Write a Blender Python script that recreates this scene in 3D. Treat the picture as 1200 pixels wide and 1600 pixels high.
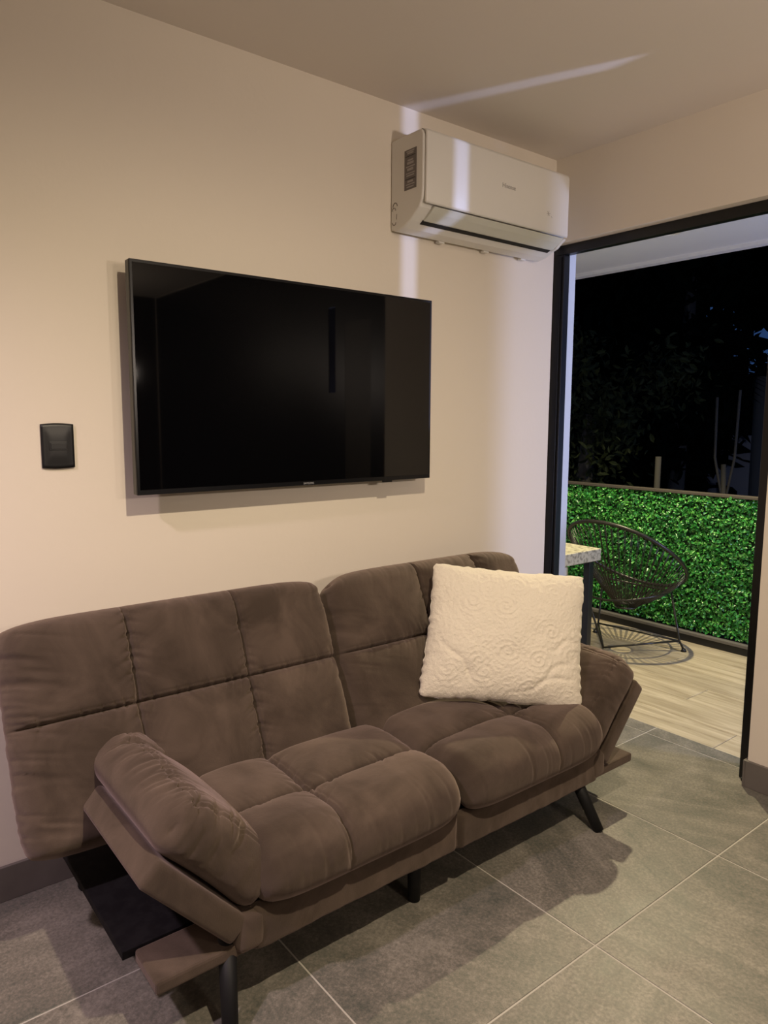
import bpy, bmesh, math, random
import numpy as np
from mathutils import Vector, Matrix, Quaternion

for o in list(bpy.data.objects): bpy.data.objects.remove(o)
SC = bpy.context.scene
COL = SC.collection
rng = np.random.default_rng(7)
random.seed(7)
PI = math.pi

# ------------------------------------------------------------------ camera
YAW, PITCH, ROLL, FPX = 0.6702, 0.1242, 0.0051, 1131.3
CAM = Vector((0.0, -2.02, 1.27))
fwd = Vector((math.sin(YAW)*math.cos(PITCH), math.cos(YAW)*math.cos(PITCH), -math.sin(PITCH)))
rt = Vector((math.cos(YAW), -math.sin(YAW), 0)); up = rt.cross(fwd)
r2 = rt*math.cos(ROLL)+up*math.sin(ROLL); u2 = -rt*math.sin(ROLL)+up*math.cos(ROLL)
cd = bpy.data.cameras.new('camera'); cam = bpy.data.objects.new('camera', cd); COL.objects.link(cam)
M = Matrix((r2, u2, -fwd)).transposed().to_4x4(); M.translation = CAM
cam.matrix_world = M
cd.sensor_fit = 'VERTICAL'; cd.sensor_height = 24; cd.lens = FPX*24/1600
cd.shift_x = -0.0015; cd.shift_y = -0.0018; cd.clip_start = 0.02
SC.camera = cam

# ------------------------------------------------------------------ world, exposure
SC.view_settings.view_transform = 'Standard'; SC.view_settings.look = 'None'
SC.view_settings.gamma = 1; SC.view_settings.use_curve_mapping = False
SC.view_settings.exposure = 0.0
W = bpy.data.worlds.new('night_sky'); SC.world = W; W.use_nodes = True
W.node_tree.nodes['Background'].inputs[0].default_value = (0.10, 0.26, 0.75, 1)
W.node_tree.nodes['Background'].inputs[1].default_value = 0.16

def lamp(name, kind, loc, power, color, radius=.03, target=None, angle=120, blend=1.0, size=None):
    ld = bpy.data.lights.new(name, kind); ld.energy = power; ld.color = color
    if kind == 'AREA':
        ld.shape = 'RECTANGLE'; ld.size, ld.size_y = size
    else: ld.shadow_soft_size = radius
    if kind == 'SPOT': ld.spot_size = math.radians(angle); ld.spot_blend = blend
    o = bpy.data.objects.new(name, ld); COL.objects.link(o); o.location = loc
    if target is not None:
        o.rotation_euler = (Vector(target)-Vector(loc)).to_track_quat('-Z', 'Y').to_euler()
    return o
WARM = (1.0, .83, .60); PINK = (1.0, .78, .90); COLD = (.50, .58, 1.0)
H = 2.33
lamp('ceiling_spot_light', 'SPOT', (0.72, -1.72, H-.04), 145, WARM, .022, (0.72, -1.3, 0), 156, 1.0)
lamp('ceiling_spot_light', 'SPOT', (-.75, -.95, H-.04), 155, PINK, .05, (-.6, -1.0, 0), 140, 1.0)
lamp('fill_light', 'POINT', (1.2, -3.9, 1.8), 50, (1.0, .82, .66), .13)  # added soft fill for upper walls and ceiling, no real lamp
lamp('added_uplight', 'SPOT', (1.55, -2.7, 1.55), 58, (1.0, .83, .70), .05, (2.25, 0, 2.25), 105, 1.0)  # added upward spot, brightens air conditioner, ceiling and wall above the door
lamp('terrace_spot_light', 'SPOT', (3.45, 0.06, 2.20), 185, (1.0, .86, .52), .02, (3.45, 0.06, 0), 125, .35)
lamp('terrace_globe_light', 'POINT', (3.55, -2.5, .95), 125, COLD, .14)
lamp('slit_light', 'SPOT', (2.97, -2.92, 1.55), 220, COLD, .010, (2.5, -1.82, 1.72), 60, .2)  # unseen cold lamp behind the door slit, throws the wall strip

# ------------------------------------------------------------------ helpers
def tag(o, label=None, cat=None, group=None, kind=None):
    if label: o['label'] = label
    if cat: o['category'] = cat
    if group: o['group'] = group
    if kind: o['kind'] = kind
    return o
def empty(name, loc, label, cat, group=None):
    o = bpy.data.objects.new(name, None); COL.objects.link(o); o.location = loc
    o.empty_display_size = .1
    return tag(o, label, cat, group)
def wloc(o):
    v = Vector((0, 0, 0))
    while o is not None: v += o.location; o = o.parent
    return v
def obj(name, verts, faces, mat, parent=None, smooth=False, autos=None, mesh=None):
    """verts in world coordinates; the mesh is stored about its own centre"""
    V = np.asarray(verts, float)
    c = (V.min(0)+V.max(0))/2; c = Vector(c)
    me = bpy.data.meshes.new(name)
    me.from_pydata((V-np.array(c)).tolist(), [], [tuple(int(i) for i in f) for f in faces]); me.validate()
    if mat: me.materials.append(mat)
    if smooth: me.polygons.foreach_set('use_smooth', [True]*len(me.polygons))
    o = bpy.data.objects.new(name, me); COL.objects.link(o)
    o.location = c-(wloc(parent) if parent else Vector((0, 0, 0)))
    if parent: o.parent = parent
    return o
def bmobj(name, bm, mat, parent=None, smooth=False):
    bm.normal_update(); bm.verts.ensure_lookup_table()
    bm.verts.index_update()
    o = obj(name, [v.co[:] for v in bm.verts], [[v.index for v in f.verts] for f in bm.faces], mat, parent, smooth)
    bm.free(); return o
def add_box(bm, a, b, bev=0, seg=2, rot=None):
    a, b = Vector(a), Vector(b)
    n = bmesh.new(); bmesh.ops.create_cube(n, size=1)
    for v in n.verts:
        v.co = Vector(((v.co.x+.5)*(b.x-a.x)+a.x, (v.co.y+.5)*(b.y-a.y)+a.y, (v.co.z+.5)*(b.z-a.z)+a.z))
    if bev: bmesh.ops.bevel(n, geom=n.edges[:], offset=bev, segments=seg, affect='EDGES', profile=.5)
    if rot: bmesh.ops.transform(n, matrix=rot, verts=n.verts)
    me = bpy.data.meshes.new('t'); n.to_mesh(me); n.free(); bm.from_mesh(me); bpy.data.meshes.remove(me)
def box(name, a, b, mat, parent=None, bev=0, seg=2, smooth=False):
    bm = bmesh.new(); add_box(bm, a, b, bev, seg); return bmobj(name, bm, mat, parent, smooth)
def tube_vf(pts, rad, n=10, closed=False, cap=True, base=0):
    P = [Vector(p) for p in pts]; m = len(P); R = rad if hasattr(rad, '__len__') else [rad]*m
    V, F = [], []
    ref = None
    for i, p in enumerate(P):
        if closed: t = (P[(i+1) % m]-P[i-1]).normalized()
        else: t = (P[min(i+1, m-1)]-P[max(i-1, 0)]).normalized()
        if ref is None:
            ref = Vector((0, 0, 1)) if abs(t.z) < .9 else Vector((1, 0, 0))
        a = (ref-t*ref.dot(t)).normalized(); ref = a; b = t.cross(a)
        for k in range(n):
            q = 2*PI*k/n; V.append(p+a*math.cos(q)*R[i]+b*math.sin(q)*R[i])
    for i in range(m if closed else m-1):
        for k in range(n):
            j = (i+1) % m
            F.append([base+i*n+k, base+i*n+(k+1) % n, base+j*n+(k+1) % n, base+j*n+k])
    if cap and not closed:
        F.append([base+k for k in range(n)][::-1]); F.append([base+(m-1)*n+k for k in range(n)])
    return V, F
def tube(name, pts, rad, mat, parent=None, n=10, closed=False):
    V, F = tube_vf(pts, rad, n, closed); return obj(name, V, F, mat, parent, True)
def prism(name, prof, x0, x1, mat, parent=None, smooth=False, bev=0):
    """profile in (y,z) extruded along x"""
    n = len(prof); bm = bmesh.new()
    A = [bm.verts.new((x0, y, z)) for y, z in prof]; B = [bm.verts.new((x1, y, z)) for y, z in prof]
    for i in range(n): bm.faces.new((A[i], A[(i+1) % n], B[(i+1) % n], B[i]))
    ca = bm.faces.new(A[::-1]); cb = bm.faces.new(B)
    bmesh.ops.recalc_face_normals(bm, faces=bm.faces[:])
    if bev:
        bmesh.ops.bevel(bm, geom=[e for e in bm.edges if (ca in e.link_faces or cb in e.link_faces)], offset=bev, segments=3, affect='EDGES', profile=.5)
    return bmobj(name, bm, mat, parent, smooth)
def noise2(x, y, seed=0, per=256):
    r = np.random.default_rng(seed).random((per, per))
    xi = np.floor(x).astype(int); yi = np.floor(y).astype(int); fx = x-xi; fy = y-yi
    fx = fx*fx*(3-2*fx); fy = fy*fy*(3-2*fy)
    g = lambda a, b: r[a % per, b % per]
    return ((g(xi, yi)*(1-fx)+g(xi+1, yi)*fx)*(1-fy)+(g(xi, yi+1)*(1-fx)+g(xi+1, yi+1)*fx)*fy)*2-1
def sst(a, b, x):
    t = np.clip((x-a)/(b-a), 0, 1); return t*t*(3-2*t)

# ------------------------------------------------------------------ materials
def mat(name, col, rough=.6, metal=0, spec=.5, sheen=0, bump=None, var=None, coat=0, coord='Object', emit=None, sheen_tint=None):
    m = bpy.data.materials.new(name); m.use_nodes = True; nt = m.node_tree; N = nt.nodes; L = nt.links
    b = N['Principled BSDF']; b.inputs['Base Color'].default_value = (*col, 1)
    b.inputs['Roughness'].default_value = rough; b.inputs['Metallic'].default_value = metal
    b.inputs['Specular IOR Level'].default_value = spec
    if sheen:
        b.inputs['Sheen Weight'].default_value = sheen; b.inputs['Sheen Roughness'].default_value = .45
        if sheen_tint: b.inputs['Sheen Tint'].default_value = (*sheen_tint, 1)
    if coat: b.inputs['Coat Weight'].default_value = coat; b.inputs['Coat Roughness'].default_value = .05
    if emit: b.inputs['Emission Color'].default_value = (*emit[0], 1); b.inputs['Emission Strength'].default_value = emit[1]
    tc = N.new('ShaderNodeTexCoord')
    if var:   # (scale, other colour, lo, hi, detail)
        n = N.new('ShaderNodeTexNoise'); n.inputs['Scale'].default_value = var[0]; n.inputs['Detail'].default_value = var[4] if len(var) > 4 else 5
        r = N.new('ShaderNodeValToRGB'); r.color_ramp.elements[0].position = var[2]; r.color_ramp.elements[1].position = var[3]
        r.color_ramp.elements[0].color = (*col, 1); r.color_ramp.elements[1].color = (*var[1], 1)
        L.new(tc.outputs[coord], n.inputs['Vector']); L.new(n.outputs['Fac'], r.inputs[0]); L.new(r.outputs[0], b.inputs['Base Color'])
    if bump:  # (scale, strength, distance)
        n = N.new('ShaderNodeTexNoise'); n.inputs['Scale'].default_value = bump[0]; n.inputs['Detail'].default_value = 4
        u = N.new('ShaderNodeBump'); u.inputs['Strength'].default_value = bump[1]; u.inputs['Distance'].default_value = bump[2]
        L.new(tc.outputs[coord], n.inputs['Vector']); L.new(n.outputs['Fac'], u.inputs['Height']); L.new(u.outputs[0], b.inputs['Normal'])
    return m
M_WALL = mat('wall_paint', (.76, .69, .59), .85, spec=.2, bump=(60, .12, .003))
M_CEIL = mat('ceiling_paint', (.74, .68, .61), .9, spec=.2)
M_TERR = mat('terrace_paint', (.72, .72, .74), .8, spec=.2)
M_BASE = mat('baseboard_tile', (.115, .10, .088), .55, var=(6, (.16, .14, .125), .35, .7))
M_GROUT = mat('grout', (.40, .375, .33), .9)
M_BLACK = mat('black_aluminium', (.003, .0028, .003), .38, spec=.5)
M_PLAST = mat('black_plastic', (.008, .008, .009), .42)
M_PLAST2 = mat('black_plastic_key', (.012, .012, .013), .35)
M_SCREEN = mat('screen_glass', (.0015, .0015, .002), .03, spec=.42)
M_GLOSSB = mat('gloss_black', (.004, .004, .005), .28, spec=.4)
M_ACW = mat('ac_white_plastic', (.74, .72, .67), .38, spec=.45)
M_ACG = mat('ac_louver_plastic', (.62, .62, .55), .45, spec=.4)
M_DARK = mat('dark_slot', (.01, .009, .008), .8)
M_STICK = mat('sticker_print', (.16, .14, .13), .6)
M_STICKL = mat('sticker_light', (.36, .33, .31), .6)
M_INK = mat('grey_ink', (.30, .28, .26), .5)
M_LEG = mat('black_leg', (.006, .006, .007), .6, spec=.3)
M_BOARD = mat('black_board', (.007, .006, .007), .9, spec=.15, var=(40, (.011, .010, .011), .4, .6))
M_STONE = mat('table_stone', (.46, .43, .31), .5, var=(60, (.22, .20, .14), .48, .62, 8))
M_STEEL = mat('table_steel', (.006, .006, .006), .4)
M_CAB = mat('cabinet_white', (.66, .64, .56), .5)
M_CORD = mat('chair_cord', (.018, .016, .012), .35)
M_ROD = mat('chair_rod', (.03, .028, .022), .3, metal=.3)
M_RAIL = mat('rail_metal', (.10, .085, .07), .45, metal=.4)
M_KERB = mat('kerb_metal', (.008, .008, .008), .5)
M_LEDGE = mat('ledge_grey', (.13, .12, .105), .6)
M_BARK = mat('bark', (.035, .032, .025), .9)
M_LEAFD = mat('night_dark_leaf', (.0015, .0026, .0012), .9, spec=.04)  # night darkness is put into the leaf colour
M_LEAFN = mat('faintly_lit_leaf', (.010, .014, .0045), .7, spec=.1)  # lighter leaf copy, faint light on the near tree is in its colour
M_SOIL = mat('soil', (.02, .02, .015), .95)
M_GWALL = mat('garden_wall', (.22, .21, .2), .9)
M_LAMPON = mat('lamp_lens', (.9, .85, .7), .4, emit=((1, .85, .6), 6))
M_LAMPC = mat('cold_lens', (.8, .85, .9), .4, emit=((.6, .7, 1), 5))
M_MIRROR = mat('frosted_inset', (.10, .09, .075), .5)

def suede():
    m = bpy.data.materials.new('suede'); m.use_nodes = True; nt = m.node_tree; N = nt.nodes; L = nt.links
    b = N['Principled BSDF']; b.inputs['Roughness'].default_value = .85; b.inputs['Specular IOR Level'].default_value = .12
    b.inputs['Sheen Weight'].default_value = .38; b.inputs['Sheen Roughness'].default_value = .55
    b.inputs['Sheen Tint'].default_value = (.72, .56, .50, 1)
    tc = N.new('ShaderNodeTexCoord')
    n = N.new('ShaderNodeTexNoise'); n.inputs['Scale'].default_value = 5.5; n.inputs['Detail'].default_value = 6; n.inputs['Roughness'].default_value = .55; n.inputs['Distortion'].default_value = .8
    r = N.new('ShaderNodeValToRGB'); e = r.color_ramp.elements
    e[0].position = .36; e[1].position = .68; e[0].color = (.040, .0285, .020, 1); e[1].color = (.090, .065, .049, 1)
    L.new(tc.outputs['Object'], n.inputs['Vector']); L.new(n.outputs['Fac'], r.inputs[0]); L.new(r.outputs[0], b.inputs['Base Color'])
    n2 = N.new('ShaderNodeTexNoise'); n2.inputs['Scale'].default_value = 420; n2.inputs['Detail'].default_value = 2
    n3 = N.new('ShaderNodeTexNoise'); n3.inputs['Scale'].default_value = 30; n3.inputs['Detail'].default_value = 4
    a = N.new('ShaderNodeMath'); a.operation = 'MULTIPLY_ADD'; a.inputs[1].default_value = 3.0
    u = N.new('ShaderNodeBump'); u.inputs['Strength'].default_value = .35; u.inputs['Distance'].default_value = .0012
    L.new(tc.outputs['Object'], n2.inputs['Vector']); L.new(tc.outputs['Object'], n3.inputs['Vector'])
    L.new(n3.outputs['Fac'], a.inputs[0]); L.new(n2.outputs['Fac'], a.inputs[2]); L.new(a.outputs[0], u.inputs['Height']); L.new(u.outputs[0], b.inputs['Normal'])
    return m
M_SUEDE = suede()

def fleece():
    m = mat('fleece', (.70, .64, .53), .95, spec=.08, sheen=.5, sheen_tint=(1, .95, .85), bump=(260, .5, .004))
    return m
M_FLEECE = fleece()

def tile_mat():
    m = bpy.data.materials.new('slate_tile'); m.use_nodes = True; nt = m.node_tree; N = nt.nodes; L = nt.links
    b = N['Principled BSDF']; b.inputs['Specular IOR Level'].default_value = .4
    tc = N.new('ShaderNodeTexCoord'); oi = N.new('ShaderNodeObjectInfo')
    # each tile: own offset and own grain direction
    off = N.new('ShaderNodeVectorMath'); off.operation = 'MULTIPLY_ADD'
    rot = N.new('ShaderNodeVectorRotate'); rot.rotation_type = 'Z_AXIS'
    mm = N.new('ShaderNodeMath'); mm.operation = 'MULTIPLY'; mm.inputs[1].default_value = 6.28
    L.new(oi.outputs['Random'], mm.inputs[0]); L.new(mm.outputs[0], rot.inputs['Angle']); L.new(tc.outputs['Object'], rot.inputs['Vector'])
    cmb = N.new('ShaderNodeCombineXYZ'); m2 = N.new('ShaderNodeMath'); m2.operation = 'MULTIPLY'; m2.inputs[1].default_value = 37
    L.new(oi.outputs['Random'], m2.inputs[0]); L.new(m2.outputs[0], cmb.inputs[0]); L.new(m2.outputs[0], cmb.inputs[1]); L.new(m2.outputs[0], cmb.inputs[2])
    ad = N.new('ShaderNodeVectorMath'); ad.operation = 'ADD'; L.new(rot.outputs[0], ad.inputs[0]); L.new(cmb.outputs[0], ad.inputs[1])
    N.remove(off)
    def noise(sc, det, ro=.6, vec=None, dist=0):
        n = N.new('ShaderNodeTexNoise'); n.inputs['Scale'].default_value = sc; n.inputs['Detail'].default_value = det; n.inputs['Roughness'].default_value = ro; n.inputs['Distortion'].default_value = dist
        L.new(vec or ad.outputs[0], n.inputs['Vector']); return n
    big = noise(4.5, 8, .62, dist=.6)
    st = N.new('ShaderNodeVectorMath'); st.operation = 'MULTIPLY'; st.inputs[1].default_value = (1.2, 9, 1); L.new(ad.outputs[0], st.inputs[0])
    streak = noise(2.2, 7, .6, st.outputs[0], .5)
    fine = noise(120, 4, .75)
    mix = N.new('ShaderNodeMix'); mix.data_type = 'FLOAT'; mix.inputs[0].default_value = .36
    L.new(big.outputs['Fac'], mix.inputs[2]); L.new(streak.outputs['Fac'], mix.inputs[3])
    mix2 = N.new('ShaderNodeMix'); mix2.data_type = 'FLOAT'; mix2.inputs[0].default_value = .42
    L.new(mix.outputs[0], mix2.inputs[2]); L.new(fine.outputs['Fac'], mix2.inputs[3])
    r = N.new('ShaderNodeValToRGB'); e = r.color_ramp.elements
    e[0].position = .38; e[0].color = (.075, .081, .069, 1); e[1].position = .64; e[1].color = (.275, .25, .213, 1)
    k = r.color_ramp.elements.new(.5); k.color = (.148, .136, .115, 1)
    L.new(mix2.outputs[0], r.inputs[0]); L.new(r.outputs[0], b.inputs['Base Color'])
    rr = N.new('ShaderNodeMapRange'); rr.inputs[1].default_value = .3; rr.inputs[2].default_value = .7; rr.inputs[3].default_value = .36; rr.inputs[4].default_value = .56
    L.new(big.outputs['Fac'], rr.inputs[0]); L.new(rr.outputs[0], b.inputs['Roughness'])
    u = N.new('ShaderNodeBump'); u.inputs['Strength'].default_value = .30; u.inputs['Distance'].default_value = .002
    L.new(mix2.outputs[0], u.inputs['Height']); L.new(u.outputs[0], b.inputs['Normal'])
    return m
M_TILE = tile_mat()

def wood_mat():
    m = bpy.data.materials.new('wood_look_tile'); m.use_nodes = True; nt = m.node_tree; N = nt.nodes; L = nt.links
    b = N['Principled BSDF']; b.inputs['Roughness'].default_value = .5; b.inputs['Specular IOR Level'].default_value = .35
    tc = N.new('ShaderNodeTexCoord'); oi = N.new('ShaderNodeObjectInfo')
    m2 = N.new('ShaderNodeMath'); m2.operation = 'MULTIPLY'; m2.inputs[1].default_value = 53; L.new(oi.outputs['Random'], m2.inputs[0])
    cmb = N.new('ShaderNodeCombineXYZ'); L.new(m2.outputs[0], cmb.inputs[0]); L.new(m2.outputs[0], cmb.inputs[1])
    ad = N.new('ShaderNodeVectorMath'); ad.operation = 'ADD'; L.new(tc.outputs['Object'], ad.inputs[0]); L.new(cmb.outputs[0], ad.inputs[1])
    st = N.new('ShaderNodeVectorMath'); st.operation = 'MULTIPLY'; st.inputs[1].default_value = (16, 1.3, 1); L.new(ad.outputs[0], st.inputs[0])
    n = N.new('ShaderNodeTexNoise'); n.inputs['Scale'].default_value = 1.6; n.inputs['Detail'].default_value = 8; n.inputs['Roughness'].default_value = .6; n.inputs['Distortion'].default_value = .9
    L.new(st.outputs[0], n.inputs['Vector'])
    r = N.new('ShaderNodeValToRGB'); e = r.color_ramp.elements
    e[0].position = .33; e[0].color = (.27, .22, .14, 1); e[1].position = .66; e[1].color = (.50, .43, .30, 1)
    L.new(n.outputs['Fac'], r.inputs[0])
    hs = N.new('ShaderNodeHueSaturation'); mr = N.new('ShaderNodeMapRange'); mr.inputs[3].default_value = .88; mr.inputs[4].default_value = 1.1
    L.new(oi.outputs['Random'], mr.inputs[0]); L.new(mr.outputs[0], hs.inputs['Value']); L.new(r.outputs[0], hs.inputs['Color']); L.new(hs.outputs[0], b.inputs['Base Color'])
    u = N.new('ShaderNodeBump'); u.inputs['Strength'].default_value = .25; u.inputs['Distance'].default_value = .002
    L.new(n.outputs['Fac'], u.inputs['Height']); L.new(u.outputs[0], b.inputs['Normal'])
    return m
M_WOOD = wood_mat()

def leaf_mat():
    m = bpy.data.materials.new('hedge_leaf'); m.use_nodes = True; nt = m.node_tree; N = nt.nodes; L = nt.links
    b = N['Principled BSDF']; b.inputs['Roughness'].default_value = .32; b.inputs['Specular IOR Level'].default_value = .6
    g = N.new('ShaderNodeNewGeometry')
    r = N.new('ShaderNodeValToRGB'); e = r.color_ramp.elements
    e[0].position = 0; e[0].color = (.018, .14, .020, 1); e[1].position = 1; e[1].color = (.15, .46, .08, 1)
    k = e.new(.6); k.color = (.035, .27, .040, 1)
    L.new(g.outputs['Random Per Island'], r.inputs[0]); L.new(r.outputs[0], b.inputs['Base Color'])
    return m
M_HLEAF = leaf_mat()
M_HBACK = mat('hedge_backing', (.006, .035, .008), .8)

# ------------------------------------------------------------------ room shell
XW, XF, XO = 2.49, 2.533, 2.69          # inner face of the door wall, frame plane, outer face
DY0, DY1 = -.925, 0.043                  # door opening
DZ = 1.998
XL, YB = -2.6, -4.6
def st(name, a, b, m, parent=None, bev=0):
    o = box(name, a, b, m, parent, bev)
    if parent is None: o['kind'] = 'structure'
    return o
sub = st('floor', (XL, YB, -.12), (XO, 0.0, -.0012), M_GROUT)
# tiles, grid lines read off the photograph
def tile_mesh(w, l, t, name, m, bev=.0016):
    bm = bmesh.new(); add_box(bm, (-w/2, -l/2, -t/2), (w/2, l/2, t/2))
    bmesh.ops.bevel(bm, geom=[e for e in bm.edges if all(v.co.z > 0 for v in e.verts)], offset=bev, segments=1, affect='EDGES')
    me = bpy.data.meshes.new(name); bm.to_mesh(me); bm.free(); me.materials.append(m); return me
_cache = {}
def tile(name, x0, x1, y0, y1, t, ztop, m, parent):
    k = (name, round(x1-x0, 3), round(y1-y0, 3))
    if k not in _cache: _cache[k] = tile_mesh(x1-x0, y1-y0, t, name, m)
    o = bpy.data.objects.new(name, _cache[k]); COL.objects.link(o); o.parent = parent
    o.location = Vector(((x0+x1)/2, (y0+y1)/2, ztop-t/2))-wloc(parent)
G = .0016
GX, GY = .597, .609
xs = sorted([2.607-GX*i for i in range(0, 10)]); xs = [x for x in xs if x > XL]; xs = [XL+.002]+xs+[XO]
ys = [-.461-GY*i for i in range(0, 8)]; ys = [y for y in ys if y > YB]; ys = sorted(ys+[0.0-.001, YB+.002])
for i in range(len(xs)-1):
    for j in range(len(ys)-1):
        tile('floor_tile', xs[i]+G, xs[i+1]-G, ys[j]+G, ys[j+1]-G, .008, 0.0 if True else 0, M_TILE, sub)
st('wall_back', (XL-.1, 0, -.12), (XW, .16, H+.1), M_WALL)
st('wall_left', (XL-.1, YB, -.12), (XL, 0, H+.1), M_WALL)
M_REFLDARK = mat('reflection_dark', (.014, .009, .007), .6)  # near-black colour added so the television's reflections stay dark
st('wall_front', (XL-.1, YB-.1, -.12), (XO, YB, H+.1), M_REFLDARK)
st('ceiling', (XL, YB, H), (XO, 0, H+.12), M_CEIL)
# wall with the balcony door, one mesh of blocks
D2A, D2B, D2Z = -1.31, -4.59, 2.326
bm = bmesh.new()
add_box(bm, (XW, DY0, DZ), (XO, .16, H))              # lintel
add_box(bm, (XW, DY1, -.12), (XO, .16, DZ))           # end by the corner
add_box(bm, (XW, D2A, -.12), (XO, DY0, H))            # pier
add_box(bm, (XW, D2B, D2Z), (XO, D2A, H))
add_box(bm, (XW, YB, -.12), (XO, D2B, H))
o = bmobj('wall_right', bm, M_WALL); o['kind'] = 'structure'
# baseboards
st('baseboard_back', (XL, -.011, 0), (XW, -.0002, .096), M_BASE, None, .0015)
bm = bmesh.new(); add_box(bm, (XW-.012, D2A, 0), (XW-.0002, DY0+.004, .096), .0015); add_box(bm, (XW-.012, YB+.01, 0), (XW-.0002, D2B-.001, .096), .0015)
add_box(bm, (XW-.012, DY0+.0002, 0), (XF-.012, DY0+.011, .096), .0015)
o = bmobj('baseboard_right', bm, M_BASE); o['kind'] = 'structure'

# balcony door frame (black aluminium)
d1 = bpy.data.objects.new('door_1', None); COL.objects.link(d1); d1.location = (XF, -.44, 0)
tag(d1, 'black aluminium frame of the open balcony door', None, None, 'structure')
box('header', (XF, DY0, 1.960), (XF+.037, DY1, DZ), M_BLACK, d1, .002)
box('door_jamb', (XF, -.022, 0), (XF+.037, DY1-.001, 1.960), M_BLACK, d1, .002)
box('door_jamb', (XF+.0, DY0+.001, 0), (XF+.037, -.878, 1.960), M_BLACK, d1, .002)
box('jamb_channel', (XF-.006, -.010, 0.02), (XF-.0005, .002, 1.95), M_BLACK, d1, .001)
box('sliding_stile', (XF+.040, DY0+.001, .012), (XF+.070, -.868, 1.985), M_BLACK, d1, .002)
box('floor_guide', (XF-.02, DY0+.012, 0.0), (XF-.002, -.895, .012), M_BLACK, d1, .001)
M_TRIM = mat('reveal_paint', (.42, .44, .46), .8)
box('outer_trim', (XF+.038, DY1-.004, 0), (XO, DY1-.0002, DZ), M_TRIM, d1)
# second door, seen only in television reflection; wide panels and slit added to shape light
d2 = bpy.data.objects.new('door_2', None); COL.objects.link(d2); d2.location = (XW, -1.66, 0)
d2['kind'] = 'structure'
T2 = .006
for a, b, z0, z1 in ((D2A, -1.44, 0, D2Z), (-1.69, -1.79, 0, D2Z), (-1.862, D2B, 0, D2Z), (-1.44, -1.69, 1.83, D2Z), (-1.44, -1.69, 0, .25)):
    box('door_panel', (XW+.002, b, z0), (XW+.002+T2, a, z1), M_PLAST, d2)
box('door_panel', (XW+.002, -1.862, 0), (XW+.002+T2, -1.79, 1.43), M_PLAST, d2)
box('door_panel', (XW+.002, -1.862, 1.93), (XW+.002+T2, -1.79, D2Z), M_PLAST, d2)
box('dark_jamb_cover', (XW+.012, D2A-.012, 0), (XO, D2A-.0005, D2Z), M_REFLDARK, d2)  # added dark cover, keeps the lit jamb out of the television reflection
box('inset_mirror', (XW+.003, -1.69, .25), (XW+.006, -1.44, 1.83), M_MIRROR, d2)

# ------------------------------------------------------------------ terrace
tf = st('terrace_floor', (XO, -3.2, -.14), (4.12, 2.6, -.016), M_GROUT)
PW, PL = .197, 1.19
row = 0; x = XO
while x < 3.93:
    x1 = min(x+PW, 3.95); off = (row*.43) % 1.19; y = -3.2-off+.12
    while y < 2.6:
        a, b = max(y, -3.2), min(y+PL, 2.6)
        if b-a > .06: tile('floor_plank', x+.001, x1-.001, a+.001, b-.001, .012, -.004, M_WOOD, tf)
        y += PL
    x += PW; row += 1
st('ceiling_terrace', (XO, -3.2, 2.215), (3.99, 2.6, 2.33), M_TERR)
st('trim_1', (3.99, -3.2, 2.195), (4.05, 2.6, 2.33), M_TERR)
st('wall_terrace_end', (XO, 2.6, -.14), (4.12, 2.7, 2.33), M_TERR)
st('wall_terrace_side', (XO, -3.3, -.14), (4.12, -3.2, 2.33), M_REFLDARK)
st('wall_house', (2.53, .16, -.14), (XO, 2.6, 2.33), M_TERR)
# kerb and rail
kb = empty('balcony_rail', (4.0, -.3, -.004), 'dark metal balcony rail with the leaf hedge fixed inside it', 'railing')
box('top_rail', (3.955, -3.19, .850), (4.00, 2.59, .868), M_RAIL, kb, .003)
box('bottom_rail', (3.95, -3.19, -.004), (4.05, 2.59, .055), M_KERB, kb, .003)
box('kerb_face', (3.922, -3.19, -.004), (3.949, 2.59, .037), M_KERB, kb, .003)
box('rail_ledge', (3.915, -3.19, .038), (3.949, 2.59, .056), M_LEDGE, kb, .002)
for yy in (-3.1, -2.2, -1.2, -.3, .6, 1.5, 2.5):
    box('post', (4.01, yy-.02, .055), (4.05, yy+.02, .85), M_KERB, kb, .002)

# artificial hedge
hd = empty('artificial_hedge', (3.96, .3, .06), 'bright green artificial boxwood hedge panel lining the balcony rail', 'hedge')
box('backing', (3.985, -1.6, .066), (4.0, 2.1, .846), M_HBACK, hd)
def leaves(n, y0, y1, z0, z1, xb, depth, size):
    r = np.random.default_rng(3)
    y = r.uniform(y0, y1, n); z = r.uniform(z0, z1, n)
    # little tufts: bulge the surface
    bul = noise2(y*22, z*22, 5)*.5+noise2(y*55, z*55, 6)*.5
    xx = xb-depth*(.45+.55*bul)*r.uniform(.3, 1, n)
    nrm = np.c_[-np.ones(n)*1.0, r.normal(0, .75, n), r.normal(.35, .75, n)]; nrm /= np.linalg.norm(nrm, axis=1)[:, None]
    t = r.normal(size=(n, 3)); t -= nrm*(t*nrm).sum(1)[:, None]; t /= np.linalg.norm(t, axis=1)[:, None]
    b = np.cross(nrm, t); s = size*r.uniform(.7, 1.25, n)[:, None]
    c = np.c_[xx, y, z]
    # leaf: 6-gon folded along the midrib
    pts = [(-1, 0, 0), (-.35, .55, .18), (.45, .48, .18), (1, 0, -.1), (.45, -.48, .18), (-.35, -.55, .18)]
    V = np.stack([c+s*(t*p+b*q+nrm*w) for p, q, w in pts], 1).reshape(-1, 3)
    base = np.arange(n)[:, None]*6
    F = np.concatenate([base+np.array([[0, 1, 2, 3]]), base+np.array([[0, 3, 4, 5]])])
    return V, F
V, F = leaves(34000, -1.6, 2.1, .064, .852, 3.975, .035, .0105)
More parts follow.
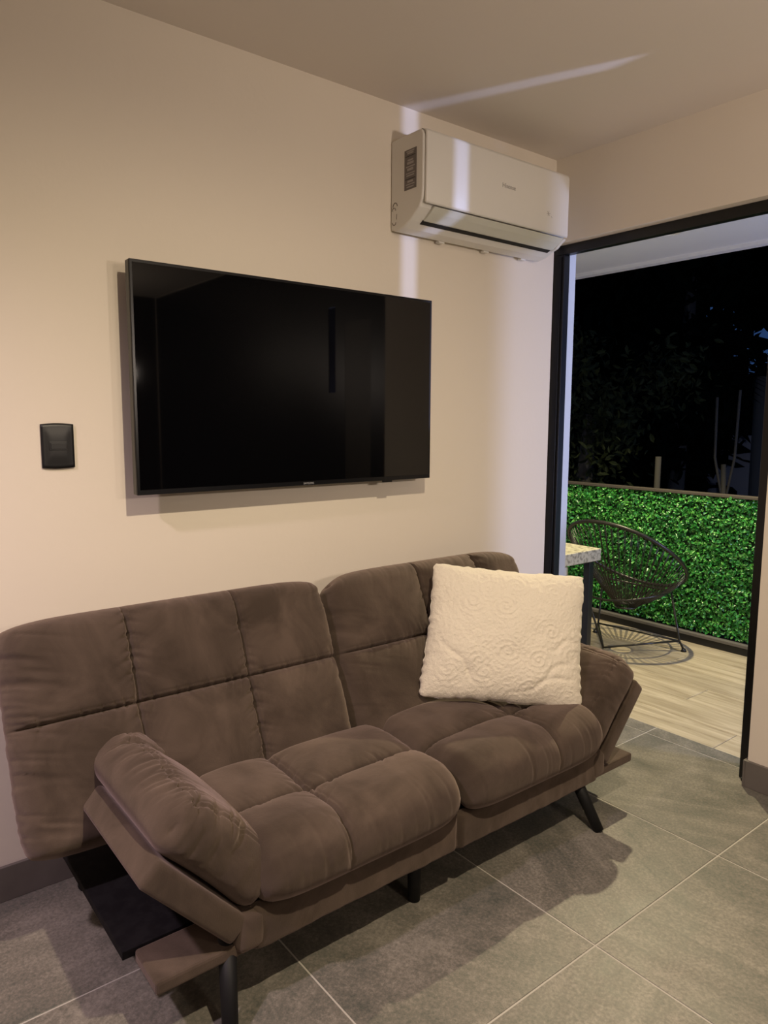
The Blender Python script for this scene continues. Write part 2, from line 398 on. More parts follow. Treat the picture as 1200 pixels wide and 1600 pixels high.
o = obj('leaves', V, F, M_HLEAF, hd); o['kind'] = 'stuff'

# ------------------------------------------------------------------ garden in the dark
st('ground', (4.2, -14, -3.2), (26, 22, -3.0), M_SOIL)
def tree(label, x, y, h, rad, n, seed, lsize=.16, trunk_r=.12, low=.25, group=None, lm=None):
    r = np.random.default_rng(seed)
    t = empty('dark_tree', (x, y, -3.0), label, 'tree', group)
    pts = [(x, y, -3.0), (x+.1, y+.05, -1.5), (x-.05, y, 0), (x, y-.05, h*.6)]
    tube('trunk', pts, [trunk_r*1.2, trunk_r, trunk_r*.8, trunk_r*.4], M_BARK, t, 8)
    nc = 26
    cc = np.c_[r.normal(0, rad*.45, nc), r.normal(0, rad*.55, nc), r.uniform(-3+low*(h+3), h, nc)]+np.array([x, y, 0])
    k = r.integers(0, nc, n); c = cc[k]+r.normal(0, rad*.24, (n, 3))
    nrm = r.normal(size=(n, 3)); nrm /= np.linalg.norm(nrm, axis=1)[:, None]
    a = r.normal(size=(n, 3)); a -= nrm*(a*nrm).sum(1)[:, None]; a /= np.linalg.norm(a, axis=1)[:, None]
    b = np.cross(nrm, a); s = lsize*r.uniform(.6, 1.3, n)[:, None]
    V = np.stack([c+s*(a*p+b*q+nrm*w) for p, q, w in ((-1, 0, 0), (-.4, .40, .12), (.35, .36, .12), (1, 0, -.15), (.35, -.36, .12), (-.4, -.40, .12))], 1).reshape(-1, 3)
    base = np.arange(n)[:, None]*6
    F = np.concatenate([base+np.array([[0, 1, 2, 3]]), base+np.array([[0, 3, 4, 5]])])
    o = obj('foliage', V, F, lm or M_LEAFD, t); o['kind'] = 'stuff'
    return t
def dirpt(px, py, dist):
    d = (fwd*FPX+r2*(px-602.5)-u2*(py-797)).normalized()
    k = dist/math.hypot(d.x, d.y); return CAM+d*k
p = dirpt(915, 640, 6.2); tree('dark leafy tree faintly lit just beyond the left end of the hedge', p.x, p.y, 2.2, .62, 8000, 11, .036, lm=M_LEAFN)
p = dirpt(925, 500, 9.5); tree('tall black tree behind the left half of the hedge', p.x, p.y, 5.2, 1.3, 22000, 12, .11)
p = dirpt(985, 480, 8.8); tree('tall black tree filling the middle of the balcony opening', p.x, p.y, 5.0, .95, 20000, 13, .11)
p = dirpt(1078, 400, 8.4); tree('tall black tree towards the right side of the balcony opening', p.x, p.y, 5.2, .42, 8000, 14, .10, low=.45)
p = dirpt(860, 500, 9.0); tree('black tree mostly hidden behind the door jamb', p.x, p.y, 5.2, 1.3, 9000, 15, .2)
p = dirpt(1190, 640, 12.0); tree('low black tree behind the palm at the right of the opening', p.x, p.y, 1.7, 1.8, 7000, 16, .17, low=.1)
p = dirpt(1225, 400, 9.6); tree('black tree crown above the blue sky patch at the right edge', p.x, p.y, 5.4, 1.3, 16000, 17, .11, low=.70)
# palm, its crown against the blue night sky
pc = dirpt(1192, 588, 8.0)
pt = empty('palm_tree', (pc.x, pc.y, -3.0), 'dark palm with thin fronds against the blue sky patch', 'palm')
tube('trunk', [(pc.x, pc.y, -3), (pc.x+.05, pc.y, -1), (pc.x, pc.y, pc.z)], [.1, .08, .07], M_BARK, pt, 8)
rr = random.Random(4)
for k in range(15):
    a = k*2*PI/15+rr.uniform(-.15, .15); el = rr.uniform(.1, 1.3); Lf = rr.uniform(.7, 1.0)
    V, F = [], []
    d = Vector((math.cos(a)*math.cos(el), math.sin(a)*math.cos(el), math.sin(el)))
    path = [Vector(pc)+d*(Lf*s)+Vector((0, 0, -.45*Lf*s*s)) for s in np.linspace(0, 1, 12)]
    v, f = tube_vf(path, .008, 5); V += v; F += f
    for i in range(1, 12):
        tg = (path[i]-path[i-1]).normalized(); sd = tg.cross(Vector((0, 0, 1))).normalized()
        for s in (-1, 1):
            q = (sd*s+tg*.7+Vector((0, 0, -.25))).normalized()*.26*(1-.5*i/12); w = tg*.012
            n = len(V); V += [path[i]-w, path[i]+w, path[i]+q]; F.append([n, n+1, n+2])
    obj('frond', V, F, M_LEAFD, pt)
st('wall_garden', tuple(dirpt(1150, 740, 9.5)+Vector((0, -2.6, -3))), tuple(dirpt(1150, 740, 9.5)+Vector((.15, .35, .45))), M_GWALL)
p = dirpt(1132, 770, 6.0)
tp = empty('thin_sapling', (p.x, p.y, -3), 'thin forked grey sapling rising above the hedge rail', 'sapling')
tube('stem', [(p.x, p.y, -3), (p.x, p.y, .6), (p.x, p.y+.02, .95)], .018, M_BARK, tp, 6)
tube('branch', [(p.x, p.y, .62), (p.x-.02, p.y+.08, 1.0), (p.x, p.y+.10, 1.45)], .010, M_BARK, tp, 6)
tube('branch', [(p.x, p.y, .62), (p.x, p.y-.06, 1.0), (p.x, p.y-.07, 1.5)], .010, M_BARK, tp, 6)
p = dirpt(1026, 770, 5.5)
tp = empty('garden_stake', (p.x, p.y, -3), 'short pale stake poking up behind the middle of the hedge', 'stake')
tube('stake', [(p.x, p.y, -3), (p.x, p.y, 1.02)], .02, M_BARK, tp, 6)

# ------------------------------------------------------------------ stone-topped table, cabinet under it
tb = empty('stone_table', (2.85, .5, -.004), 'small table with speckled stone top and black legs outside the door', 'table')
box('table_top', (XO+.005, .062, .592), (3.0, 1.0, .650), M_STONE, tb, .003)
for x0, y0 in ((2.942, .085), (2.942, .94), (2.72, .94)):
    box('leg', (x0, y0, -.004), (x0+.035, y0+.035, .591), M_STEEL, tb, .002)
cb = empty('white_cabinet', (2.8, .4, -.004), 'white cabinet with a small keyhole standing under the stone table', 'cabinet')
box('body', (XO+.008, .20, -.004), (2.93, .80, .545), M_CAB, cb, .006)
box('door_panel', (XO+.02, .19, .02), (2.92, .199, .44), M_CAB, cb, .003)
V, F = tube_vf([(2.875, .188, .505), (2.875, .2005, .505)], .006, 12); obj('keyhole', V, F, M_DARK, cb)

# ------------------------------------------------------------------ round cord chair
cc = Vector((3.569, .294, .522)); ang, tl, RW, RL = .013, .645, .336, .348
Fd = Vector((math.cos(ang), math.sin(ang), 0)); Wd = Vector((-math.sin(ang), math.cos(ang), 0))
Ld = -Fd*math.cos(tl)+Vector((0, 0, 1))*math.sin(tl)
ch = empty('cord_lounge_chair', (3.5, .25, -.004), 'round black cord lounge chair on thin rods by the hedge', 'chair')
ringp = [cc+Wd*RW*math.cos(t)+Ld*RL*math.sin(t) for t in np.linspace(0, 2*PI, 72, endpoint=False)]
tube('hoop', ringp, .0105, M_CORD, ch, 10, True)
bowl = Vector((3.486, .225, .25))
sr = [bowl+Vector((.055*math.cos(t), .055*math.sin(t), 0)) for t in np.linspace(0, 2*PI, 28, endpoint=False)]
tube('seat_ring', sr, .006, M_CORD, ch, 8, True)
V, F = [], []
NC = 56
for k in range(NC):
    t = 2*PI*k/NC
    a = cc+Wd*RW*math.cos(t)+Ld*RL*math.sin(t)
    dr = (a-bowl); b = bowl+Vector((dr.x, dr.y, 0)).normalized()*.055
    mid = (a+b)/2+Vector((0, 0, -.035))*1.0+Vector((dr.x, dr.y, 0)).normalized()*.02
    pts = [a*(1-s)**2+mid*2*s*(1-s)+b*s*s for s in (0, .25, .5, .75, 1)]
    for dv in (-.0032, .0032):
        sd = (a-b).cross(Vector((0, 0, 1))).normalized()*dv
        v, f = tube_vf([q+sd for q in pts], .0022, 5, base=len(V)); V += v; F += f
o = obj('cord_weave', V, F, M_CORD, ch, True); o['kind'] = 'stuff'
fL, fC, fR, fB = Vector((3.64, .505, 0)), Vector((3.43, .312, 0)), Vector((3.72, .02, 0)), Vector((3.29, .0, 0))
z0 = Vector((0, 0, .008))
low = [cc+Wd*.25*math.cos(t)+Fd*.24*math.sin(t)*1+Vector((0, 0, -.20+.02*math.cos(2*t))) for t in np.linspace(0, 2*PI, 40, endpoint=False)]
tube('support_ring', low, .006, M_ROD, ch, 8, True)
ft = [Vector((3.66, .52, .055)), Vector((3.40, .30, .010)), Vector((3.72, .03, .055))]
def on_low(th): return cc+Wd*.25*math.cos(th)+Fd*.24*math.sin(th)+Vector((0, 0, -.20+.02*math.cos(2*th)))
tube('leg', [on_low(.5), ft[0], Vector((3.655, .535, .006))], .006, M_ROD, ch, 8)
tube('leg', [on_low(-PI/2+.4), ft[1]], .006, M_ROD, ch, 8)
tube('leg', [on_low(2.6), ft[2], Vector((3.735, .01, .006))], .006, M_ROD, ch, 8)
tube('stretcher', [ft[0], ft[2]], .0055, M_ROD, ch, 8)
tube('stretcher', [ft[1], ft[2]], .0055, M_ROD, ch, 8)
tube('stretcher', [ft[0], ft[1]], .0055, M_ROD, ch, 8)
for q in ((3.655, .535), (3.735, .01)):
    V, F = tube_vf([(q[0], q[1], -.004), (q[0], q[1], .012)], [.016, .010], 12); obj('foot_pad', V, F, M_PLAST, ch, True)

# ------------------------------------------------------------------ television
tv = empty('television', (1.22, -.03, 1.37), 'wide black flat television mounted on the wall above the sofa', 'television')
TX0, TX1, TZ0, TZ1, TY = .680, 1.733, 1.064, 1.682, -.088
box('housing', (TX0, TY+.004, TZ0), (TX1, TY+.032, TZ1), M_GLOSSB, tv, .003)
box('bezel', (TX0, TY, TZ0), (TX1, TY+.004, TZ1), M_GLOSSB, tv, .0015)
box('screen', (TX0+.008, TY-.0008, TZ0+.014), (TX1-.008, TY+.0006, TZ1-.008), M_SCREEN, tv)
box('rear_cover', (TX0+.12, TY+.032, TZ0+.06), (TX1-.12, TY+.060, TZ1-.16), M_PLAST, tv, .01)
box('wall_bracket', (1.05, -.030, 1.22), (1.38, -.0003, 1.50), M_PLAST, tv)
box('ir_sensor', (1.52, TY, TZ0-.006), (1.56, TY+.006, TZ0+.002), M_GLOSSB, tv, .001)
def text(name, body, size, loc, rot, m, parent, ext=.0004, shear=0):
    cu = bpy.data.curves.new(name, 'FONT'); cu.body = body; cu.size = size; cu.extrude = ext; cu.align_x = 'CENTER'; cu.align_y = 'CENTER'; cu.shear = shear
    t = bpy.data.objects.new('tmp', cu); COL.objects.link(t)
    bpy.context.view_layer.update()
    me = bpy.data.meshes.new_from_object(t.evaluated_get(bpy.context.evaluated_depsgraph_get()))
    bpy.data.objects.remove(t); bpy.data.curves.remove(cu)
    me.materials.clear(); me.materials.append(m); me.name = name
    o = bpy.data.objects.new(name, me); COL.objects.link(o); o.parent = parent
    o.location = Vector(loc)-wloc(parent); o.rotation_euler = rot
    return o
M_LOGO = mat('logo_silver', (.35, .35, .36), .4)
text('logo_lettering', 'SAMSUNG', .0085, (1.222, TY-.0008, TZ0+.0065), (PI/2, 0, 0), M_LOGO, tv)

# ------------------------------------------------------------------ light switch
sw = empty('light_switch', (.505, -.004, 1.198), 'black rectangular light switch plate on the wall left of the television', 'light switch')
sx0, sx1, sz0, sz1 = .466, .546, 1.139, 1.257
n = 14; V, F = [], []
for j in range(n+1):
    for i in range(n+1):
        s = i/n*2-1; t = j/n*2-1
        bow = .0028*(1-s*s)
        xx = (sx0+sx1)/2+s*(sx1-sx0)/2; zz = (sz0+sz1)/2+t*((sz1-sz0)/2-.0028+bow)
        e = max(abs(s), abs(t)); V.append((xx, -.0095+.0030*sst(.35, 1.0, np.float64(e))*1.0 - .0, zz))
for j in range(n):
    for i in range(n): a = j*(n+1)+i; F.append([a, a+1, a+n+2, a+n+1])
# sides down to the wall
ring = [i for i in range(n+1)]+[(j+1)*(n+1)-1 for j in range(1, n+1)]+[n*(n+1)+i for i in range(n-1, -1, -1)]+[j*(n+1) for j in range(n-1, 0, -1)]
b0 = len(V); V += [(V[k][0], -.0002, V[k][2]) for k in ring]
for q in range(len(ring)):
    q2 = (q+1) % len(ring); F.append([ring[q], b0+q, b0+q2, ring[q2]])
obj('cover_plate', V, F, M_PLAST, sw, True)
box('rocker_surround', (.484, -.0108, 1.187), (.528, -.0085, 1.209), M_PLAST2, sw, .0008)
box('rocker', (.487, -.0125, 1.1895), (.525, -.0107, 1.2065), M_PLAST, sw, .001)

# ------------------------------------------------------------------ air conditioner
ac = empty('air_conditioner', (1.99, -.08, 2.06), 'white split air conditioner high on the wall beside the balcony door', 'air conditioner')
A0, A1 = 1.617, 2.358
prof = [(-.0005, 1.915), (-.03, 1.905), (-.07, 1.912), (-.105, 1.930), (-.13, 1.948), (-.150, 1.963), (-.162, 1.985), (-.166, 2.02), (-.166, 2.185), (-.158, 2.2), (-.145, 2.204), (-.0005, 2.204)]
prism('body', prof, A0, A1, M_ACW, ac, False, .006)
pf = [(-.1665, 1.974), (-.1735, 1.970), (-.1775, 1.978), (-.1775, 2.188), (-.172, 2.199), (-.150, 2.2065), (-.146, 2.2055), (-.1665, 2.190)]
prism('front_panel', pf, A0+.006, A1-.006, M_ACW, ac, True, .004)
pl = [(-.169, 1.967), (-.162, 1.971), (-.112, 1.9375), (-.114, 1.9315), (-.120, 1.9325), (-.150, 1.951)]
prism('louver_flap', pl, A0+.05, A1-.022, M_ACG, ac, False, .001)
prism('air_slot', [(-.111, 1.937), (-.098, 1.9275), (-.098, 1.924), (-.1135, 1.9305)], A0+.048, A1-.03, M_DARK, ac)
for xx in (1.83, 2.06, 2.27): box('bottom_catch', (xx-.014, -.028, 1.900), (xx+.014, -.010, 1.9075), M_ACW, ac, .001)
# right end cap of the louver
prism('louver_end_cap', [(-.168, 1.966), (-.15, 1.975), (-.09, 1.935), (-.108, 1.929), (-.13, 1.936)], A1-.020, A1-.004, M_ACW, ac, False, .002)
# side details
lab = box('spec_sticker', (A0-.0012, -.134, 2.027), (A0-.0002, -.073, 2.153), M_STICK, ac)
yy = -.080
for zz, hh, w in ((2.147, .004, .7), (2.141, .005, .55), (2.132, .0015, .9), (2.119, .005, .5), (2.110, .008, .6), (2.099, .004, .8), (2.090, .008, .55), (2.078, .003, .8), (2.071, .004, .7), (2.060, .0016, .9), (2.052, .006, .5), (2.043, .003, .8), (2.035, .004, .65)):
    ww = .055*w
    box('print_line', (A0-.0018, -.1035-ww/2, zz-hh/2), (A0-.0011, -.1035+ww/2, zz+hh/2), M_STICKL if hh > .0018 else M_DARK, lab)
def arc(cy, cz, r, a0, a1, ky=1): return [(A0-.0004, cy+r*ky*math.cos(t), cz+r*math.sin(t)) for t in np.linspace(a0, a1, 14)]
M_ACSH = mat('ac_groove', (.22, .19, .16), .7)
tube('pipe_knockout', arc(-.024, 1.985, .015, .2, PI-.2, .8), .0016, M_ACSH, ac, 6)
tube('pipe_knockout', arc(-.018, 1.975, .010, 0, PI, .9), .0012, M_ACSH, ac, 6)
tube('pipe_knockout', arc(-.020, 1.940, .012, PI+.3, 2*PI-.2, .8), .0016, M_ACSH, ac, 6)
tube('pipe_knockout', [(A0-.0004, -.033, 1.962), (A0-.0004, -.032, 1.945)], .0012, M_ACSH, ac, 6)
text('logo_lettering', 'Hisense', .022, (2.013, -.1778, 2.093), (PI/2, 0, 0), M_INK, ac)
M_INKL = mat('pale_ink', (.42, .40, .36), .5)
for k in range(3):
    a = k*PI/3+.2; d = Vector((math.cos(a), 0, math.sin(a)))*.010
    tube('snow_mark', [Vector((2.232, -.1779, 2.040))-d, Vector((2.232, -.1779, 2.040))+d], .0009, M_INKL, ac, 4)
tube('snow_mark', [(2.247, -.1779, 2.033), (2.254, -.1779, 2.027)], .0009, M_INKL, ac, 4)

# ------------------------------------------------------------------ SOFA
sofa = empty('futon_sofa', (1.275, -.42, 0), 'brown suede futon sofa with tufted cushions against the wall under the television', 'sofa')

def pucker(along, dist, freq, lam, seed, shear=0.0):
    """thin gathers running away from a seam; along = coordinate on the seam, dist = distance from it"""
    a = along+shear*dist
    g = noise2(a*freq, dist*6+3, seed)+.5*noise2(a*freq*2.3, dist*12+9, seed+1)
    return -np.clip(g-.1, 0, 1)*np.exp(-dist/lam)

def cushion(name, Wd_, Hd_, T, frame, us=(), vs=(), parent=None, res=.0045, rim=.055, dome=.012, groove=.016,
            edge_p={}, wr=.004, seed=1, flat=.5, corner=.02, useg=None, bulge=None, seamw=.0042, stitch=True, sag=None, ul=(), vl=()):
    """puffy quilted cushion. frame(u,v,h)->xyz arrays. us / vs: seams at constant u / v."""
    nu = max(20, int(Wd_/res)); nv = max(20, int(Hd_/res))
    # denser near rim through a cosine-like map
    def mp(L, seams):
        x = np.linspace(0, L, 4001); d = np.full_like(x, 1/res)
        for q in list(seams): d += (1/.0016-1/res)*np.exp(-((x-q)/.013)**2)
        for q in (0, L): d += (1/.002-1/res)*np.exp(-((x-q)/.012)**2)
        c = np.concatenate([[0], np.cumsum((d[1:]+d[:-1])/2*(x[1]-x[0]))]); n = int(c[-1])
        return np.interp(np.linspace(0, c[-1], n+1), c, x)
    U, Vv = np.meshgrid(mp(Wd_, (*us, *ul)), mp(Hd_, (*vs, *vl)), indexing='ij')
    du = np.minimum(U, Wd_-U); dv = np.minimum(Vv, Hd_-Vv)
    def prf(d): 
        x = np.clip(d/rim, 0, 1); return (1-(1-x)**2.3)**.5
    E = prf(du)*prf(dv)
    top = np.zeros_like(U)
    ub = [0, *us, Wd_]; vb = [0, *vs, Hd_]
    # dome of each quilted cell
    cell = np.zeros_like(U)
    for i in range(len(ub)-1):
        for j in range(len(vb)-1):
            m = (U >= ub[i]) & (U <= ub[i+1]) & (Vv >= vb[j]) & (Vv <= vb[j+1])
            s = (U-ub[i])/(ub[i+1]-ub[i])*2-1; t = (Vv-vb[j])/(vb[j+1]-vb[j])*2-1
            c = (np.clip(1-np.abs(s)**2.6, 0, 1)*np.clip(1-np.abs(t)**2.6, 0, 1))
            cell = np.where(m, c**.55, cell)
    seam = np.zeros_like(U); wrk = np.zeros_like(U)
    k = seed*31
    for s in us:
        d = np.abs(U-s); k += 3
        seam += groove*np.exp(-(d/seamw)**1.3)
        if stitch: seam += .0026*np.exp(-(((U-s)-.013)/.0020)**2)
        wrk += pucker(Vv, d, 85, .020, k, .5)*.9
    for s in vs:
        d = np.abs(Vv-s); k += 3
        seam += groove*np.exp(-(d/seamw)**1.3)
        if stitch: seam += .0022*np.exp(-(((Vv-s)-.013)/.0020)**2)
        wrk += pucker(U, d, 85, .020, k, .5)*.8
    for q in ul:
        d = np.abs(U-q); seam += .006*np.exp(-(d/.0035)**1.5)*(Vv < Hd_-.03)+.003*np.exp(-((U-q-.010)/.002)**2); wrk += pucker(Vv, d, 85, .022, k+77, .5)
    for q in vl:
        d = np.abs(Vv-q); seam += .006*np.exp(-(d/.0035)**1.5)*(U > .03)+.003*np.exp(-((Vv-q+.010)/.002)**2); wrk += pucker(U, d, 85, .022, k+78, .5)
    for side, amp in edge_p.items():
        k += 5
        if side == 'u0': wrk += amp*pucker(Vv, U, 48, .055, k, .3)
        if side == 'u1': wrk += amp*pucker(Vv, Wd_-U, 60, .035, k, .3)
        if side == 'v0': wrk += amp*pucker(U, Vv, 60, .035, k, .3)
        if side == 'v1': wrk += amp*pucker(U, Hd_-Vv, 60, .035, k, .3)
    soft = noise2(U*7+seed, Vv*7, seed+50)*.0035+noise2(U*16, Vv*16+seed, seed+51)*.0018
    top = E*(T/2+dome*cell-seam*.9+wrk*wr*1.4+soft)
    bot = -E*T/2*flat
    # rounded corners of the outline
    su = U/Wd_*2-1; sv = Vv/Hd_*2-1
    cr = corner*(np.abs(su)**7*np.abs(sv)**7)
    Uc = U-np.sign(su)*cr+(1-E)*0; Vc = Vv-np.sign(sv)*cr
    # wavy welt
    Uc = Uc+np.sign(su)*(np.abs(su) > .97)*.0015*noise2(Vv*70, U*0+2, seed+60)
    P1 = frame(Uc, Vc, top); P2 = frame(Uc, Vc, bot)
    nU, nV = U.shape
    A = np.stack(P1, -1).reshape(-1, 3); B = np.stack(P2, -1)[::3, ::3]
    idx = np.arange(nU*nV).reshape(nU, nV)
    f = np.stack([idx[:-1, :-1], idx[1:, :-1], idx[1:, 1:], idx[:-1, 1:]], -1).reshape(-1, 4)
    # bottom sheet: same resolution for a closed skin
    B = np.stack(P2, -1).reshape(-1, 3); f2 = f[:, ::-1]+len(A)
    o = obj(name, np.concatenate([A, B]), np.concatenate([f, f2]), M_SUEDE, parent, True)
    me = o.data
    bm = bmesh.new(); bm.from_mesh(me)
    bmesh.ops.remove_doubles(bm, verts=[v for v in bm.verts if v.is_boundary], dist=.0004)
    bmesh.ops.recalc_face_normals(bm, faces=bm.faces[:])
    bm.to_mesh(me); bm.free()
    return o

# --- base rail, frame
RZ0, RZ1 = .133, .222
def fabric_box(name, a, b, bev, parent, res=.012, amp=.0012, seed=0):
    bm = bmesh.new(); add_box(bm, a, b, bev, 3)
    return bmobj(name, bm, M_SUEDE, parent, True)
box('base_rail', (.457, -.722, RZ0), (2.093, -.600, .162), M_SUEDE, sofa, .006, 2)
# upholstered front aprons of the two seat halves
def apron(x0, x1, seed):
    nu, nv = 140, 26
    u = np.linspace(0, 1, nu+1); v = np.linspace(0, 1, nv+1)
    U, Vv = np.meshgrid(u, v, indexing='ij')
    x = x0+(x1-x0)*U
    e = np.clip(np.minimum(U, 1-U)*(x1-x0)/.016, 0, 1); ez = np.clip(np.minimum(Vv, 1-Vv)*.105/.014, 0, 1)
    d = .020*np.sqrt(np.clip(1-(1-e)**2, 0, 1))*np.sqrt(np.clip(1-(1-ez)**2, 0, 1))
    d += .002*noise2(x*14, Vv*3, seed)+.0015*noise2(x*45, Vv*2+x*20, seed+1)*(1-Vv)
    y = -.715-d; z = .130+.105*Vv+.002*noise2(x*9, Vv*0+4, seed+2)
    A = np.stack([x, y, z], -1).reshape(-1, 3); B = np.stack([x, y*0-.60, z], -1).reshape(-1, 3)
    idx = np.arange((nu+1)*(nv+1)).reshape(nu+1, nv+1); n = len(A)
    f = np.stack([idx[:-1, :-1], idx[1:, :-1], idx[1:, 1:], idx[:-1, 1:]], -1).reshape(-1, 4)
    ring = list(idx[:, 0])+list(idx[-1, 1:])+list(idx[-2::-1, -1])+list(idx[0, -2:0:-1])
    s = [[ring[i], ring[(i+1) % len(ring)], ring[(i+1) % len(ring)]+n, ring[i]+n] for i in range(len(ring))]
    return obj('front_apron', np.concatenate([A, B]), list(f.tolist())+list((f[:, ::-1]+n).tolist())+s, M_SUEDE, sofa, True)
apron(.668, 1.273, 3); apron(1.277, 1.885, 5)
box('seat_frame', (.701, -.60, .145), (1.849, -.141, .235), M_BOARD, sofa, .004)
for x0, x1 in ((.432, .70), (1.85, 2.118)):
    box('side_panel', (x0, -.599, .146), (x1, -.14, .166), M_BOARD, sofa, .002)
box('rear_rail', (.70, -.14, .135), (1.85, -.10, .235), M_BOARD, sofa, .003)
for x0, x1 in ((.628, .70), (1.853, 1.925)):
    box('hinge_fabric', (x0, -.738, .138), (x1, -.655, .232), M_SUEDE, sofa, .022, 5, True)
# legs
def leg(top, bot, r0=.020, r1=.0165):
    o = tube('leg', [top, Vector(top).lerp(Vector(bot), .5), bot], [r0, (r0+r1)/2, r1], M_LEG, sofa, 20)
    V, F = tube_vf([(bot[0], bot[1], 0), (bot[0], bot[1], .005)], r1+.0015, 20)
    return o
leg((1.815, -.690, .165), (1.842, -.775, .001)); leg((1.175, -.668, .165), (1.175, -.668, .001))
leg((.625, -.690, .165), (.588, -.775, .001)); leg((.60, -.14, .15), (.495, -.075, .001))
leg((1.95, -.14, .15), (2.02, -.075, .001))

# --- seats: u along x, v from the back (0) to the front edge (1)
def seat_frame(x0):
    def fr(u, v, h):
        # front edge rolls downward
        V0 = .40; yb = -.335
        z = .300+.004*np.sin(v*6)
        over = np.clip(v-.355, 0, None); 
        y = yb-v+over*.42; z = z-over*over*4.6-over*.10
        ny = -np.clip(over*9.0, 0, 1)*.75; nz = np.sqrt(1-ny**2)
        return x0+u, y+h*ny, z+h*nz
    return fr
SW = .608
cushion('seat_cushion', SW, .465, .115, seat_frame(.668), us=(.235,), vs=(.235,), parent=sofa, edge_p={'v1': 1.0, 'u1': .3}, dome=.028, groove=.014, seed=2, rim=.055, flat=.6, seamw=.0045, wr=.009)
cushion('seat_cushion', SW, .465, .115, seat_frame(1.277), us=(.373,), vs=(.235,), parent=sofa, edge_p={'v1': 1.0, 'u0': .3}, dome=.028, groove=.014, seed=3, rim=.055, flat=.6, seamw=.0045, wr=.009)

# --- backrests: u along x, v from bottom (0) up the slant
pb, ptp = np.array([-.337, .258]), np.array([-.118, .775])
dirv = (ptp-pb)/np.linalg.norm(ptp-pb); nrmv = np.array([-dirv[1], dirv[0]])
BH = float(np.linalg.norm(ptp-pb))
def back_frame(x0):
    def fr(u, v, h):
        curve = .018*np.sin(np.clip(v/BH, 0, 1)*PI)
        hh = h-curve*.0
        return x0+u, pb[0]+dirv[0]*v+nrmv[0]*hh, pb[1]+dirv[1]*v+nrmv[1]*hh
    return fr
sv = .307
cushion('back_cushion', .912, BH, .112, back_frame(.303), us=(.30, .608), vs=(sv,), parent=sofa, edge_p={'u0': 1.8, 'u1': .9, 'v1': .5}, dome=.026, groove=.014, seed=5, rim=.05, flat=.6, wr=.011, corner=.02)
cushion('back_cushion', .885, BH, .112, back_frame(1.219), us=(.375, .65), vs=(sv,), parent=sofa, edge_p={'u0': 1.2, 'u1': .8, 'v1': .5}, dome=.026, groove=.014, seed=6, rim=.055, flat=.6, wr=.011, corner=.045)
# --- arms: an upholstered board hinged at the seat, and a fat cushion on it
def arm(sgn, xh):
    # sgn -1 left, +1 right; board runs from hinge up and outwards
    L_ = .285; ang_ = math.radians(48)
    d = np.array([sgn*math.cos(ang_), math.sin(ang_)]); n = np.array([-sgn*math.sin(ang_), math.cos(ang_)])
    h0 = np.array([xh, .172])
    y0, y1 = -.735, -.19
    bm = bmesh.new()
    add_box(bm, (0, y0, 0), (L_, y1, .062), .012, 3)
    for v in bm.verts:
        u, w = v.co.x, v.co.z; q = h0+d*u+n*w; v.co.x, v.co.z = q[0], q[1]
    bmesh.ops.recalc_face_normals(bm, faces=bm.faces[:])
    bmobj('arm_board', bm, M_SUEDE, sofa, True)
    L2 = .335; Wy = .56
    def fr(u, v, h):
        # u along y (0 = front), v up the board
        s = v/L2
        bend = .020*np.sin(s*PI)
        q0 = h0[0]+d[0]*(v-.01)+n[0]*(.112+h+bend*.4); q1 = h0[1]+d[1]*(v-.01)+n[1]*(.112+h+bend*.4)
        return q0, -.748+u, q1
    cushion('arm_cushion', Wy, L2, .135, fr, us=(.39,), vs=(), ul=(.036,), vl=(L2-.036,), parent=sofa, edge_p={'u0': 1.5, 'v1': 1.8, 'v0': 1.2}, dome=.021, groove=.012, seed=8 if sgn < 0 else 9, rim=.06, flat=.75, wr=.008, corner=.03)
arm(-1, .615); arm(1, 1.935)

# ------------------------------------------------------------------ throw pillow
TLc, BLc, BRc, TRc = map(np.array, ((1.595, -.262, .803), (1.432, -.372, .405), (1.845, -.695, .360), (1.992, -.580, .757)))
pill = empty('throw_pillow', (1.65, -.50, .40), 'cream fleece throw pillow leaning on the right end of the sofa', 'pillow')
n = 210
U, Vv = np.meshgrid(np.linspace(0, 1, n+1), np.linspace(0, 1, n+1), indexing='ij')
s, t = U*2-1, Vv*2-1
# outline drawn in between the corners
pin = .045
u_ = .5+.5*s*(1-pin*(1-t*t)); v_ = .5+.5*t*(1-pin*(1-s*s)); rc_ = .018*np.abs(s)**9*np.abs(t)**9; u_ -= np.sign(s)*rc_; v_ -= np.sign(t)*rc_
u_ += .006*noise2(Vv*30, U*0+1, 91)*np.abs(s)**12; v_ += .006*noise2(U*30, Vv*0+5, 92)*np.abs(t)**12
B4 = (BLc[None, None]*((1-u_)*(1-v_))[..., None]+BRc[None, None]*(u_*(1-v_))[..., None]+TLc[None, None]*((1-u_)*v_)[..., None]+TRc[None, None]*(u_*v_)[..., None])
nn = np.cross(BRc-BLc, TLc-BLc); nn /= np.linalg.norm(nn)
if nn[1] > 0: nn = -nn
Ep = np.clip(1-np.abs(s)**2.4, 0, 1)**.5*np.clip(1-np.abs(t)**2.4, 0, 1)**.5
